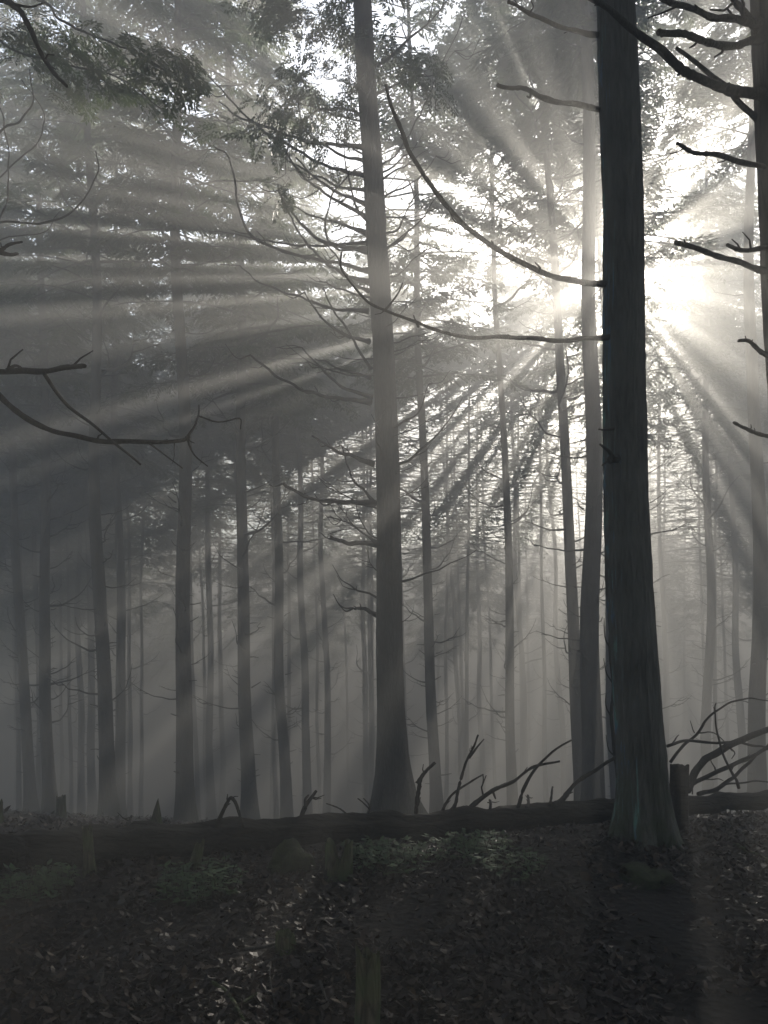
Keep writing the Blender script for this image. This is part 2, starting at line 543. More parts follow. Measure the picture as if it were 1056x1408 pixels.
for k in range(45):
    a = rg.uniform(0, 6.28); q = abs(rg.gauss(0, 170)) + 25
    px, py, d = 852 + q * math.cos(a), 372 + q * math.sin(a) * .8, rg.uniform(14, 24)
    p = P(px, py, d)
    if 1.0 < p.y - p.z / SUN.z * SUN.y < 5.6: continue
    gap(px, py, d, rg.uniform(.07, .2), rg.uniform(.1, .35))
GA = np.array(GAPS, np.float32)


def add_crown(parent, start, axis, i, az, s=1.0, sz=1.0, thin=0.0):
    q = axis.to_track_quat('Z', 'Y')
    Mx = Matrix.LocRotScale(None, q, None) @ Matrix.Rotation(az, 4, 'Z') @ Matrix.Diagonal((s, s, sz, 1))
    wpos = Vector(parent.location) + Vector(start)
    V, Fc, MI, T = crown_data(i, wpos.y > 25 or wpos.y < -4)
    W = V @ np.array(Mx.to_3x3(), np.float32).T
    cen = W[Fc].mean(1) + np.array(wpos, np.float32)
    u = cen @ np.array(SU, np.float32); v = cen @ np.array(SV, np.float32)
    keep = np.ones(len(Fc), bool)
    wob = np.random.RandomState(int(abs(wpos.x) * 100) % 9973).uniform(.6, 1.3, len(Fc)).astype(np.float32) + .25 * np.sin(cen[:, 0] * 5.1 + cen[:, 2] * 4.3) + .15 * np.sin(cen[:, 1] * 9.7)
    for gu, gv, ru, rv, gl, gw in GA:
        al = (u - gu) * ru + (v - gv) * rv
        ac = (v - gv) * ru - (u - gu) * rv
        keep &= ((al / gl) ** 2 + (ac / gw) ** 2) > wob ** 2
    keep |= MI == 1
    if thin:
        keep &= (np.random.RandomState(i + int(wpos.x * 10) % 97).rand(len(Fc)) > thin) | (MI == 1)
    Fk = Fc[keep]
    used = np.zeros(len(V), bool); used[Fk.ravel()] = True
    idx = np.cumsum(used) - 1
    me = bpy.data.meshes.new('crown')
    Vk = W[used]; Fk = idx[Fk].astype(np.int32)
    me.vertices.add(len(Vk)); me.vertices.foreach_set('co', Vk.ravel())
    me.loops.add(Fk.size); me.loops.foreach_set('vertex_index', Fk.ravel())
    me.polygons.add(len(Fk)); me.polygons.foreach_set('loop_start', np.arange(0, Fk.size, 4, dtype=np.int32))
    me.materials.append(M_leaf); me.materials.append(M_dead)
    me.polygons.foreach_set('material_index', MI[keep])
    at = me.attributes.new('tint', 'FLOAT', 'FACE'); at.data.foreach_set('value', T[keep])
    me.update(calc_edges=True)
    o = link('crown', me, parent)
    o.location = start
    return o


TOPZ = 19.6


def top_z(y):
    """Tree tops follow the hillside down."""
    return TOPZ - 0.10 * max(0.0, y - 6)


def crown_z(y):
    return 8.4 - 0.1 * max(0.0, y - 6) - 0.32 * max(0.0, y - 36)



def pine(label, px, py, px2, py2, d, wpx, crown=None, thin=0.0, nbr=14, blo=1.5, bhi=9.0, name='conifer_tree', group=None, lean_y=0.0, flare=1.0, crown_s=1.0, stubs=16, seed=None, blen=(0.7, 1.7), taper=0.45, lo_crown=8.0, sides=14):
    """A tall bare-stemmed conifer whose stem runs from photo point 1 (its foot) through point 2."""
    global R
    rnd = random.Random(seed if seed is not None else int(px * 7 + d * 13))
    b = P(px, py, d); t = P(px2, py2, d)
    b.z = ground_z(b.x, b.y)
    ax = (t - b); ax.y += lean_y; ax.normalize()
    tz = top_z(d) - rnd.uniform(-.8, 1.4)
    H = (tz - b.z) / ax.z
    top = b + ax * H
    r0 = wpx / F * d / 2
    e = empty(name, b)
    tag(e, label, 'tree', group)
    make_trunk(b, top, r0 * 0.98, r0 * taper * 0.5, 'trunk', e, M_bark, sides, 34, flare, rnd.random() * 50)
    for i in range(nbr):
        h = blo + (bhi - blo) * ((i + rnd.random()) / nbr) ** 1.35
        az = rnd.uniform(0, 2 * math.pi)
        put_branch(e, rnd.choice(BR), 'branch', ax * h, az, rnd.uniform(-0.05, 0.4), rnd.uniform(*blen) * (0.6 + 0.6 * h / bhi) * rnd.choice((.45, .7, 1, 1)), rnd.uniform(.9, 1.8))
    for i in range(stubs):
        h = rnd.uniform(0.8, blo + 4)
        az = rnd.uniform(0, 2 * math.pi)
        put_branch(e, rnd.choice(ST), 'branch_stub', ax * h + Vector((math.cos(az), math.sin(az), 0)) * r0 * 0.8, az, rnd.uniform(-0.1, 0.5), rnd.uniform(0.09, 0.26), 1)
    if crown is not None:
        start = ax * (lo_crown - b.z) / ax.z
        o = add_crown(e, start, ax, crown, rnd.uniform(0, 6.28), crown_s, (tz + 0.3 - lo_crown) / 12.5, thin)
    return e


# ---------------------------------------------------------------- setting: ground
def make_ground():
    xs = []; x = 0.0; st = 0.09
    while x < 48:
        xs.append(x)
        if x > 4: st *= 1.07
        x += min(st, 1.2)
    xs.append(48.0)
    xs = [-v for v in reversed(xs[1:])] + xs
    ys = []; y = -13.0
    while y < 80:
        ys.append(y)
        y += 0.5 if y < 1.5 else (0.08 if y < 8 else min(1.2, 0.1 + (y - 8) * 0.05))
    ys.append(80.0)
    me = bpy.data.meshes.new('ground')
    v = [(x, y, ground_z(x, y)) for y in ys for x in xs]
    w = len(xs)
    f = [(j * w + i, j * w + i + 1, (j + 1) * w + i + 1, (j + 1) * w + i) for j in range(len(ys) - 1) for i in range(w - 1)]
    me.from_pydata(v, [], f)
    me.polygons.foreach_set('use_smooth', [True] * len(f))
    me.materials.append(M_soil)
    o = link('ground', me)
    o['kind'] = 'structure'


make_ground()


def make_litter():
    rnd = random.Random(4)
    mb = MB()
    n = 0
    while n < 54000:
        d = 2.2 + 6.0 * rnd.random() ** 1.2
        if rnd.random() < 0.10: d = rnd.uniform(7, 18)
        x = rnd.uniform(-0.62, 0.62) * d + rnd.uniform(-.7, .7)
        y = d
        patch = noise.noise(Vector((x * 1.1, y * 1.1, 5.0))) + .5 * noise.noise(Vector((x * 3.2, y * 3.2, 2.0)))
        if rnd.random() > 0.62 + 0.9 * patch: continue
        n += 1
        z = ground_z(x, y) + rnd.uniform(0.0, 0.035)
        kind = rnd.random()
        if kind < 0.22:           # needles and bits of twig
            ln = rnd.uniform(0.03, 0.16); wd = rnd.uniform(0.0012, 0.003); ti = rnd.gauss(0, .18)
        else:
            ln = rnd.uniform(0.025, 0.066) * (1.0 if d < 8 else 1.6) * rnd.choice((.7, 1, 1, 1.35)); wd = ln * rnd.uniform(0.12, 0.30); ti = rnd.gauss(0, 0.38)
        az = rnd.uniform(0, 6.28); ro = rnd.gauss(0, 0.5)
        a = Vector((math.cos(az) * math.cos(ti), math.sin(az) * math.cos(ti), math.sin(ti)))
        s = a.cross(Vector((0, 0, 1))).normalized()
        q = s.cross(a)
        s = (s * math.cos(ro) + q * math.sin(ro))
        q = s.cross(a)
        c = Vector((x, y, z + abs(math.sin(ti)) * ln * 0.45))
        tint = min(1, max(0, rnd.betavariate(1.3, 3.4) + .25 * noise.noise(Vector((x * .9, y * .9, 11.0)))))
        curl = rnd.uniform(-0.1, 0.28) * ln
        p = [c - a * ln * .5 + q * curl, c - a * ln * .1 + s * wd, c - a * ln * .1 - s * wd, c + a * ln * .22 + s * wd * .75 + q * curl * .3, c + a * ln * .22 - s * wd * .75 + q * curl * .3, c + a * ln * .5 + q * curl * 1.3]
        k = len(mb.v); mb.v += p
        mb.f += [(k, k + 2, k + 1), (k + 1, k + 2, k + 4, k + 3), (k + 3, k + 4, k + 5)]
        mb.mi += [0] * 3; mb.t += [tint] * 3
    o = mb.build('leaf_litter', M_litter, tint=True)
    tag(o, 'brown fallen leaves covering the dark forest floor', 'leaf litter', kind='stuff')


make_litter()

# ---------------------------------------------------------------- traced trees
def traced(parent, base, pts, d0, d1, w0, w1, name='branch', seed=0, twigs=(), label=None, sides=7, mat=None, kk=0.02):
    """A branch whose outline was read off the photo; d0 -> d1 is its own depth from root to tip."""
    mb = MB()
    n = len(pts)
    P3 = [P(x, y, d0 + (d1 - d0) * i / (n - 1)) - base for i, (x, y) in enumerate(pts)]
    rq = random.Random(seed * 31 + 7)
    sp = kink(kink(spline(P3, 7), kk, seed), kk * .55, seed + 50)
    dm = (d0 + d1) / 2
    ra, rb = w0 / F * d0 / 2, w1 / F * d1 / 2
    N_ = len(sp); rads = []
    for i in range(N_):
        k = i / (N_ - 1)
        r = (ra + (rb - ra) * k ** .9) * (1 + .22 * noise.noise(Vector((seed * 1.3, i * .9, 0))))
        r *= 1 + .7 * math.exp(-i / 1.2)
        rads.append(r)
    mb.tube(sp, 0, 0, sides, 0, 0.3, seed, radii=rads)
    if w0 > 4:      # broken stubs and side twigs
        for q in range(rq.choice((2, 3, 4))):
            i = rq.randrange(N_ // 4, N_ - 1); t = (sp[i + 1] - sp[i]).normalized()
            e1 = Vector((rq.uniform(-1, 1), rq.uniform(-1, 1), rq.uniform(-.6, 1))); e1 = (e1 - t * e1.dot(t)).normalized()
            l = rq.choice((1, 1, 1, 2.5)) * rq.uniform(1.5, 4) * rads[i]
            mb.tube([sp[i], sp[i] + (e1 + t * .5) * l * .5, sp[i] + (e1 * .9 + t * .9) * l], rads[i] * .5, rads[i] * .22, 5, 0, .3, q)
    for tw in twigs:
        tp, a, b = tw[0], tw[1], tw[2]
        dd0 = tw[3] if len(tw) > 3 else dm
        q = [P(x, y, dd0 + (0.15 * i / max(1, len(tp) - 1))) - base for i, (x, y) in enumerate(tp)]
        mb.tube(kink(spline(q, 4), kk * .7, seed + 5), a / F * dm / 2, b / F * dm / 2, 5, 0, 0.15, seed + 3)
    o = mb.build(name, mat or M_dead, parent, smooth=True)
    if label: o['label'] = label
    return o


def fronds(parent, base, pts, d0, d1, n, ln, seed, size=0.7, name='foliage', spread=0.25):
    """Live foliage hanging along a traced line."""
    rnd = random.Random(seed); mb = MB()
    q = [P(x, y, d0 + (d1 - d0) * i / (len(pts) - 1)) - base for i, (x, y) in enumerate(pts)]
    sp = spline(q, 6)
    for i in range(n):
        u = rnd.random() * (len(sp) - 1.001)
        k = int(u); p = sp[k].lerp(sp[k + 1], u - k)
        t = (sp[k + 1] - sp[k]).normalized()
        d = t * rnd.uniform(0.3, 1.0) + Vector((rnd.uniform(-1, 1), rnd.uniform(-1, 1), rnd.uniform(-0.55, 0.35))) * 0.8
        c = p + Vector((rnd.uniform(-spread, spread), rnd.uniform(-spread, spread), rnd.uniform(-spread, spread) * .6))
        mb.tube([p, p.lerp(c, .6) + Vector((0, 0, .02)), c, c + d.normalized() * ln * .6], .004, .0015, 4, 1, cap=False)
        fern(mb, c, d, rnd.uniform(.5, 1) * ln, rnd)
    return mb.build(name, [M_leaf, M_dead], parent, tint=True)


# --- the thick near trunk on the right of the middle
D = 5.3
b = P(889, 1172, D); b.z = ground_z(b.x, b.y) - 0.02
top = P(841, 0, D); ax = (top - b).normalized(); top = b + ax * (TOPZ - 0.5 - b.z)
big = empty('conifer_tree', b)
tag(big, 'thickest dark trunk with blue-green lichen, hiding the low sun', 'tree')
make_trunk(b, top, 0.164, 0.05, 'trunk', big, M_bigbark, 128, 420, 1.0, 3.3, 0.06, 5, 0.24, 0.62)
traced(big, b, [(842, 463), (800, 467), (750, 466), (700, 464), (640, 461), (590, 453), (530, 426), (496, 406), (473, 378), (468, 345)], D, 4.6, 7, 2.5, seed=1,
       twigs=[([(575, 449), (571, 441), (569, 433)], 4, 2, 4.9), ([(530, 426), (545, 408), (553, 390)], 3.5, 2, 4.8)])
traced(big, b, [(850, 392), (800, 387), (757, 378), (692, 347), (640, 309), (590, 250), (556, 190), (540, 150), (531, 115)], D, 5.0, 9, 5, seed=2,
       twigs=[([(640, 309), (625, 303), (617, 290)], 3, 1.5, 5.1)])
traced(big, b, [(845, 150), (800, 145), (755, 136), (725, 126), (700, 121), (684, 117)], D, 4.9, 8, 5, seed=3, twigs=[([(730, 128), (727, 134), (724, 133)], 4, 2, 5.0)])
traced(big, b, [(845, 55), (790, 42), (740, 25), (698, 6)], D, 4.9, 8, 4.5, seed=4)
traced(big, b, [(850, 589), (835, 588), (823, 587)], D, 5.2, 5, 2, 'branch_stub', seed=5)
traced(big, b, [(852, 632), (843, 631), (840, 634)], D, 5.2, 16, 9, 'branch_stub', seed=6)
start = ax * 8.2
add_crown(big, start, ax, 1, 1.0, 0.9, 0.85)

# --- the tree on the right edge, its stem mostly out of frame
D = 4.1
b = P(1142, 1240, D); b.z = ground_z(b.x, b.y)
top = P(1076, 0, D); ax = (top - b).normalized(); top = b + ax * 17
edge = empty('conifer_tree', b)
tag(edge, 'near tree at the right edge with thick broken dead limbs reaching in', 'tree')
make_trunk(b, top, 0.165, 0.06, 'trunk', edge, M_bark, 64, 240, .5, 8.1, 0.075)
traced(edge, b, [(1060, 132), (1036, 128), (1000, 121), (960, 107), (930, 90), (880, 50), (840, 16), (805, -8)], D, 3.7, 17, 7, seed=7,
       twigs=[([(1000, 119), (975, 100), (950, 82), (931, 65)], 8, 5, 3.95), ([(936, 95), (935, 104), (932, 105)], 5, 3, 3.9), ([(1000, 116), (1015, 140), (1040, 166)], 8, 9, 4.0)])
traced(edge, b, [(1060, 62), (1036, 57), (990, 57), (955, 52), (930, 45), (904, 43)], D, 3.8, 12, 8, seed=8, twigs=[([(935, 47), (920, 47), (910, 49)], 6, 4, 3.85)])
traced(edge, b, [(1060, 36), (1030, 30), (985, 22), (945, 10), (905, -4)], D, 3.8, 12, 7, seed=9, twigs=[([(935, 7), (912, 18), (892, 26)], 3, 1.5, 3.8)])
traced(edge, b, [(1055, 45), (1030, 25), (1012, 8), (1000, -12)], D, 3.9, 11, 8, seed=10)
traced(edge, b, [(1060, 229), (1036, 226), (985, 215), (955, 206), (929, 197)], D, 3.8, 8, 5, seed=11)
traced(edge, b, [(1060, 372), (1038, 368), (990, 355), (955, 342), (929, 333)], D, 3.8, 9, 6, seed=12)
traced(edge, b, [(1062, 342), (1040, 340), (1020, 338), (1003, 336)], D, 3.9, 8, 5, 'branch_stub', seed=13)
traced(edge, b, [(1070, 492), (1050, 486), (1030, 474), (1014, 470)], D, 3.9, 8, 4, seed=14)
traced(edge, b, [(1072, 604), (1052, 598), (1030, 589), (1010, 582)], D, 3.9, 7, 4, seed=15)
add_crown(edge, ax * 7.6, ax, 3, 2.0, 0.9, 0.8)

# --- the middle tree
D = 11.0
b = P(545, 1118, D); b.z = ground_z(b.x, b.y)
top = P(501, 0, D); ax = (top - b).normalized(); top = b + ax * ((TOPZ - 0.3 - b.z) / ax.z)
mid = empty('conifer_tree', b)
tag(mid, 'tall middle tree with flared roots behind the log and bare limbs reaching left', 'tree')
make_trunk(b, top, 0.205, 0.075, 'trunk', mid, M_bark, 40, 160, 1.0, 1.2, 0.05, 4, 0.5, 2.0)
LB = [([(509, 553), (470, 548), (430, 540), (385, 520), (345, 488)], 5, 2, -1.0), ([(512, 546), (465, 530), (440, 505), (415, 478)], 4, 1.5, -.6),
      ([(510, 520), (470, 508), (450, 498), (433, 494)], 3, 1.5, .4), ([(510, 508), (478, 455), (458, 425), (445, 395)], 3, 1.2, -.8),
      ([(508, 469), (475, 462), (445, 440), (418, 402)], 4, 1.5, -.7), ([(507, 428), (455, 424), (415, 408), (365, 392), (330, 365)], 4, 1.3, .6),
      ([(514, 638), (470, 622), (450, 612), (430, 600)], 4.5, 2, -.6), ([(515, 692), (488, 660), (475, 632), (470, 612)], 3, 1.2, .3),
      ([(516, 692), (460, 690), (420, 682), (388, 665)], 5.5, 3, -1.2), ([(518, 748), (480, 746), (465, 742), (454, 740)], 5, 3.5, -.8),
      ([(518, 745), (490, 727), (470, 715), (452, 712)], 2, 1, .5), ([(521, 846), (505, 840), (495, 836), (486, 836)], 5, 3, -.4),
      ([(503, 203), (430, 195), (380, 180), (330, 162), (300, 140)], 4, 1.5, .7), ([(505, 242), (455, 230), (415, 210), (365, 182), (310, 130), (285, 105)], 4, 1.3, -.5),
      ([(505, 281), (465, 265), (435, 245), (405, 215)], 4, 1.5, -.9), ([(506, 321), (470, 308), (440, 300), (405, 285)], 4, 1.5, .5),
      ([(506, 346), (455, 335), (425, 320), (400, 290), (383, 262)], 4.5, 1.5, -1.1), ([(507, 372), (465, 363), (400, 348), (345, 322), (327, 275), (318, 222), (296, 200)], 4, 1.5, -1.4),
      ([(507, 387), (470, 375), (435, 350), (400, 300), (382, 255)], 4, 1.2, .9), ([(505, 300), (440, 260), (402, 225), (385, 180), (395, 145)], 3.5, 1.3, -.3),
      ([(503, 160), (470, 150), (430, 155), (400, 190), (392, 240)], 3.5, 1, .5), ([(507, 340), (470, 345), (450, 330), (452, 280), (475, 245), (510, 215)], 3, 1, -1.2),
      ([(504, 262), (470, 258), (430, 238), (390, 215), (372, 190)], 3, 1, .2), ([(506, 400), (480, 385), (462, 350), (440, 330)], 3, 1, -.9),
      ([(507, 334), (420, 338), (360, 330), (300, 318)], 3, 1, 1.2), ([(504, 222), (455, 205), (420, 180), (410, 130)], 3, 1, -.8)]
RB = [([(520, 462), (545, 470), (575, 462), (592, 455)], 3, 1, .6), ([(524, 346), (545, 334), (556, 326), (563, 316)], 4, 1.5, -.3), ([(519, 277), (545, 263), (575, 245), (600, 215)], 3.5, 1.2, .4),
      ([(518, 232), (550, 205), (580, 150), (610, 85), (640, 15)], 3, 1.2, -.6), ([(522, 323), (545, 315), (555, 300), (575, 262)], 3.5, 1.2, -.8),
      ([(529, 593), (555, 580), (575, 565), (590, 528)], 4, 1.5, -.6), ([(525, 495), (545, 488), (560, 478), (575, 468)], 3, 1.3, .5),
      ([(520, 250), (560, 225), (590, 205)], 3, 1, .8), ([(523, 385), (550, 375), (575, 350), (600, 340)], 3, 1, .3), ([(516, 130), (560, 110), (600, 100), (625, 70)], 3, 1, .3)]
for i, (pts, w0, w1, dy) in enumerate(LB + RB):
    tw = []
    rr = random.Random(i + 40)
    for q in range(rr.choice((1, 2, 2, 3))):
        k = rr.randrange(1, len(pts)); x, y = pts[k]
        s = -1 if pts[-1][0] < 510 else 1
        l = rr.uniform(15, 45)
        tw.append(([(x, y), (x + s * l * .5, y + rr.uniform(-.1, .3) * l), (x + s * l * .9, y - rr.uniform(-.25, .6) * l)], w1 + .4, .9, D + dy * k / (len(pts) - 1)))
    if i < 12: w0 *= 1.3; w1 *= 1.3
    if i >= 12 and i < 26: w0 *= 1.35; w1 *= 1.3
    traced(mid, b, pts, D, D + dy, w0, w1, seed=20 + i, twigs=tw, kk=0.03)
rq = random.Random(8)
for i in range(34):
    h = 3.0 + 8.2 * (i + rq.random()) / 34
    az = rq.choice((math.pi, 0.0)) + rq.gauss(0, .8) if rq.random() < .8 else rq.uniform(0, 6.28)
    put_branch(mid, rq.choice(BR), 'branch', ax * h, az, rq.uniform(0.05, .45), rq.uniform(.5, 1.5), rq.uniform(.7, 1.3))
fronds(mid, b, [(500, 60), (450, 90), (410, 130), (385, 190)], D, D - .8, 46, .5, 1)
fronds(mid, b, [(495, 120), (460, 150), (440, 200)], D, D - .5, 24, .5, 2)
fronds(mid, b, [(420, 110), (370, 170), (310, 185)], D - .3, D - 1.2, 26, .42, 3)
fronds(mid, b, [(400, 235), (395, 255), (388, 270)], D - .9, D - 1.1, 12, .34, 4, spread=.15)
fronds(mid, b, [(515, 50), (555, 85), (585, 100)], D, D - .7, 40, .45, 5)
fronds(mid, b, [(490, 20), (430, 20), (350, 10)], D, D - .9, 42, .5, 6)
o = add_crown(mid, ax * 12.6, ax, 0, 0.3, 0.9, 0.58)

# --- tree just out of frame on the left, near: only its dead limbs reach in
D = 4.2
b = P(-170, 1250, D); b.z = ground_z(b.x, b.y)
top = P(-215, 0, D); ax = (top - b).normalized(); top = b + ax * 16.5
lft = empty('conifer_tree', b)
tag(lft, 'tree outside the left edge whose dark forked dead limbs reach into view', 'tree')
make_trunk(b, top, 0.16, 0.05, 'trunk', lft, M_bark, 24, 60, 1.0, 5.5, 0.05)
traced(lft, b, [(-188, 470), (-80, 485), (0, 545), (50, 583), (100, 599), (180, 607), (240, 606), (258, 600)], D, 3.8, 10, 5, seed=61,
       twigs=[([(258, 600), (268, 585), (274, 568), (274, 556)], 4, 2, 3.8), ([(273, 572), (300, 579), (329, 574), (330, 590)], 2.5, 1.5, 3.8), ([(256, 600), (268, 625), (287, 641)], 3, 1.5, 3.8), ([(206, 610), (225, 625), (250, 645)], 3, 1.5, 3.8), ([(240, 610), (241, 625), (236, 638)], 1.5, .8, 3.8)])
traced(lft, b, [(-192, 520), (-90, 518), (0, 509), (60, 508), (100, 504), (115, 502)], D, 3.7, 11, 6, seed=62,
       twigs=[([(58, 510), (75, 535), (105, 565), (140, 596), (170, 620), (194, 640)], 5.5, 3, 3.75), ([(10, 508), (20, 503), (30, 506)], 5, 3, 3.75)])
traced(lft, b, [(-208, 60), (-90, -10), (0, -4), (22, 8), (40, 40), (60, 80), (75, 105), (91, 120)], D, 3.9, 11, 4, seed=63, twigs=[([(20, 6), (45, 10), (62, 5)], 4, 2, 3.95)])
traced(lft, b, [(-200, 330), (-90, 338), (-30, 352), (0, 347), (15, 338), (30, 334)], D, 3.9, 9, 3, seed=64, twigs=[([(0, 347), (15, 352), (26, 350)], 7, 4, 3.95)])
add_crown(lft, ax * 8.0, ax, 2, 0.8, 0.85, 0.7)

# --- second tree outside the left edge, a little farther: long whippy limbs and foliage
D = 8.5
b = P(-130, 1130, D); b.z = ground_z(b.x, b.y)
top = P(-170, 0, D); ax = (top - b).normalized(); top = b + ax * 17.5
lf2 = empty('conifer_tree', b)
tag(lf2, 'tree outside the upper left edge with long whippy limbs and hanging foliage', 'tree')
make_trunk(b, top, 0.17, 0.05, 'trunk', lf2, M_bark, 20, 50, 1.0, 2.5, 0.05)
for i, (pts, w0, w1, dy) in enumerate([
        ([(-155, 300), (-60, 318), (0, 306), (70, 305), (110, 280), (133, 240), (133, 208)], 4, 1.5, -.5),
        ([(-158, 260), (-60, 240), (0, 180), (30, 165), (46, 135), (42, 95)], 4, 1.3, -.8),
        ([(-158, 350), (-50, 350), (0, 300), (12, 240), (8, 180), (0, 140)], 4, 1.3, .3),
        ([(-160, 290), (-40, 270), (20, 225), (55, 190), (58, 150), (30, 110)], 3, 1.2, .6),
        ([(-160, 370), (-50, 345), (20, 325), (60, 320), (80, 290)], 3, 1, .8),
        ([(-160, 10), (-60, -30), (55, 0), (83, 27), (139, 53), (186, 72), (225, 95)], 5, 1.8, -.8),
        ([(-160, 60), (-40, 30), (20, 70), (100, 90), (170, 110), (220, 150)], 4, 1.5, .2)]):
    traced(lf2, b, pts, D, D + dy, w0, w1, seed=70 + i, kk=0.02)
fronds(lf2, b, [(60, 75), (120, 85), (170, 100), (225, 120)], D, D + .2, 60, .4, 21, spread=.35)
fronds(lf2, b, [(139, 53), (190, 72), (240, 80), (258, 95)], D - .8, D - .8, 26, .36, 22, spread=.15)
fronds(lf2, b, [(-40, 20), (20, 40), (80, 60)], D, D, 34, .42, 23, spread=.35)
add_crown(lf2, ax * 9.5, ax, 4, 0.8, 1.0, 0.7)

# ---------------------------------------------------------------- the standing stems seen in the photo
STEMS = [
    # label, foot px,py, second point, distance, width px, crown
    ('slim trunk nearest the left edge among the misty stems', 43, 1112, 17, 620, 22, 16, 0, {}),
    ('dark slender trunk in the gap between the leftmost trunk and the leaning one', 70, 1128, 55, 400, 19, 17.5, 1, {}),
    ('dark trunk behind the short broken snag, leaning slightly left', 149, 1130, 127, 400, 16, 22, 2, {}),
    ('grey trunk with a ladder of short bare twigs on its right side', 164, 1112, 160, 400, 23, 15.5, 3, {'nbr': 26, 'blo': 3, 'bhi': 11}),
    ('darkest and thickest trunk in the left half of the misty stems', 254, 1128, 246, 250, 14.5, 25, 4, {'nbr': 18}),
    ('straight dark trunk standing behind the bent twig on the log', 343, 1122, 325, 400, 17.5, 21, 0, {'nbr': 20}),
    ('trunk right behind the split upright twig on the log', 395, 1120, 372, 400, 21, 16.5, 1, {'nbr': 20}),
    ('pale misty trunk next left of the thinner one beside the middle tree', 423, 1108, 408, 500, 27, 13, 2, {}),
    ('thin pale trunk in the gap left of the middle tree', 449, 1106, 441, 500, 32, 11, 3, {}),
    ('pale thin trunk between the darkest left trunk and the straight dark one', 291, 1106, 283, 600, 30, 11.5, 4, {'nbr': 18}),
    ('thin stem half hidden along the right side of the middle tree', 562, 1106, 534, 350, 31, 11, 0, {}),
    ('pale grey trunk standing alone right of the middle tree', 602, 1108, 573, 350, 18.5, 17, 1, {}),
    ('slender dark-edged trunk behind the forked upright branches of the log', 706, 1106, 672, 100, 20, 15, 2, {'lo_crown': 11, 'nbr': 52}),
    ('left one of the two trunks that stand close together, leaning left', 803, 1112, 743, 0, 16.5, 20, 3, {'lo_crown': 11.5, 'nbr': 52, 'blen': (.9, 1.9)}),
    ('right and thicker one of the two trunks standing close together', 816, 1118, 806, 0, 13.5, 31, 4, {'lo_crown': 11.5, 'nbr': 30}),
    ('light misty trunk showing along the left side of the thickest trunk', 850, 1108, 832, 500, 22, 17, 0, {}),
    ('straight pale trunk right of the thickest trunk behind the arching branches', 975, 1102, 971, 300, 24, 15.5, 1, {}),
    ('thinner pale trunk between the two straight trunks at far right', 1022, 1100, 1002, 500, 29, 12, 2, {}),
    ('grey trunk close to the right edge rising from the fallen branches', 1044, 1104, 1034, 300, 16, 25, 3, {'lo_crown': 11.5, 'nbr': 12}),
    ('faint thin trunk behind the left one of the close pair', 778, 1102, 754, 600, 36, 9.5, 4, {}),
    ('faint stem close behind the right side of the slender dark-edged trunk', 722, 1102, 706, 600, 34, 10, 0, {}),
    ('very faint thin stem between two darker trunks near the left edge', 112, 1106, 107, 600, 34, 10.5, 1, {}),
    ('faint stem touching the left side of the leaning dark trunk', 128, 1106, 121, 600, 30, 12, 2, {}),
    ('faint slim stem hidden just left of the middle tree', 508, 1104, 497, 600, 37, 9.5, 3, {}),
    ('very faint leaning stem in the bright mist right of the middle tree', 640, 1102, 615, 700, 40, 8.5, 4, {}),
    ('very faint upright stem in the bright mist left of the slender dark-edged trunk', 664, 1102, 655, 600, 42, 9, 0, {}),
    ('faint stem along the left side of the dark slender trunk near the left edge', 55, 1106, 47, 600, 33, 10, 1, {}),
    ('pale thin stem seen only above the bare twigs left of the straight dark trunk', 305, 1102, 301, 600, 41, 8.5, 2, {}),
    ('stem almost hidden behind the thickest trunk, its crown spread around the sun', 900, 1108, 860, 300, 17.5, 19, 2, {'lo_crown': 9.5, 'thin': .3}),
    ('faint stem just right of the thickest trunk in the glow', 918, 1102, 905, 500, 35, 10, 3, {}),
]
for i, (lab, x, y, x2, y2, d, w, cr, kw) in enumerate(STEMS):
    kw = dict(kw)
    kw.setdefault('lo_crown', crown_z(d) + (i * 7 % 5) * 0.35 - .5)
    kw.setdefault('nbr', 34 if d < 26 else 18)
    kw.setdefault('crown_s', 1.2 if d > 17 else 1.0)
    kw.setdefault('thin', 0.06 if x > 560 else 0.0)
    pine(lab, x, y, x2, y2, d, w, cr, group='misty forest trees', bhi=(kw['lo_crown'] + 5), blo=2.2 if 'blo' not in kw else kw.pop('blo'), **{k: v for k, v in kw.items() if k not in ('bhi',)})

# ---------------------------------------------------------------- deeper forest: crowns that close the view
rnd = random.Random(77)
deep = []
tries = 0
CLEAR = []
while len(deep) < 78 and tries < 9000:
    tries += 1
    y = rnd.uniform(30, 42) if len(deep) < 54 else rnd.uniform(43, 58); x = rnd.uniform(-0.62 * y - 3, 0.66 * y + 3)
    if any((x - a) ** 2 + (y - c) ** 2 < 2.5 ** 2 for a, c in deep): continue
    # the opening towards the sun
    dx = x - SUN.x / SUN.y * y
    if abs(dx) < 2.2 and y < 46: continue
    deep.append((x, y))
for i, (x, y) in enumerate(deep):
    px = 528 + x / y * F
    pine('faint leafy conifer lost in the mist behind the nearer trunks', px, 1104, px - rnd.uniform(-5, 25), 600, y, 0.22 / y * F, i % 5, nbr=4, group='far misty conifers', thin=(rnd.uniform(.05, .2) if y < 42.5 else rnd.uniform(.12, .25)), lo_crown=crown_z(y) + rnd.uniform(-1.6, .8), bhi=8, blo=4, stubs=0, sides=8, crown_s=rnd.uniform(1.3, 1.7), seed=900 + i)

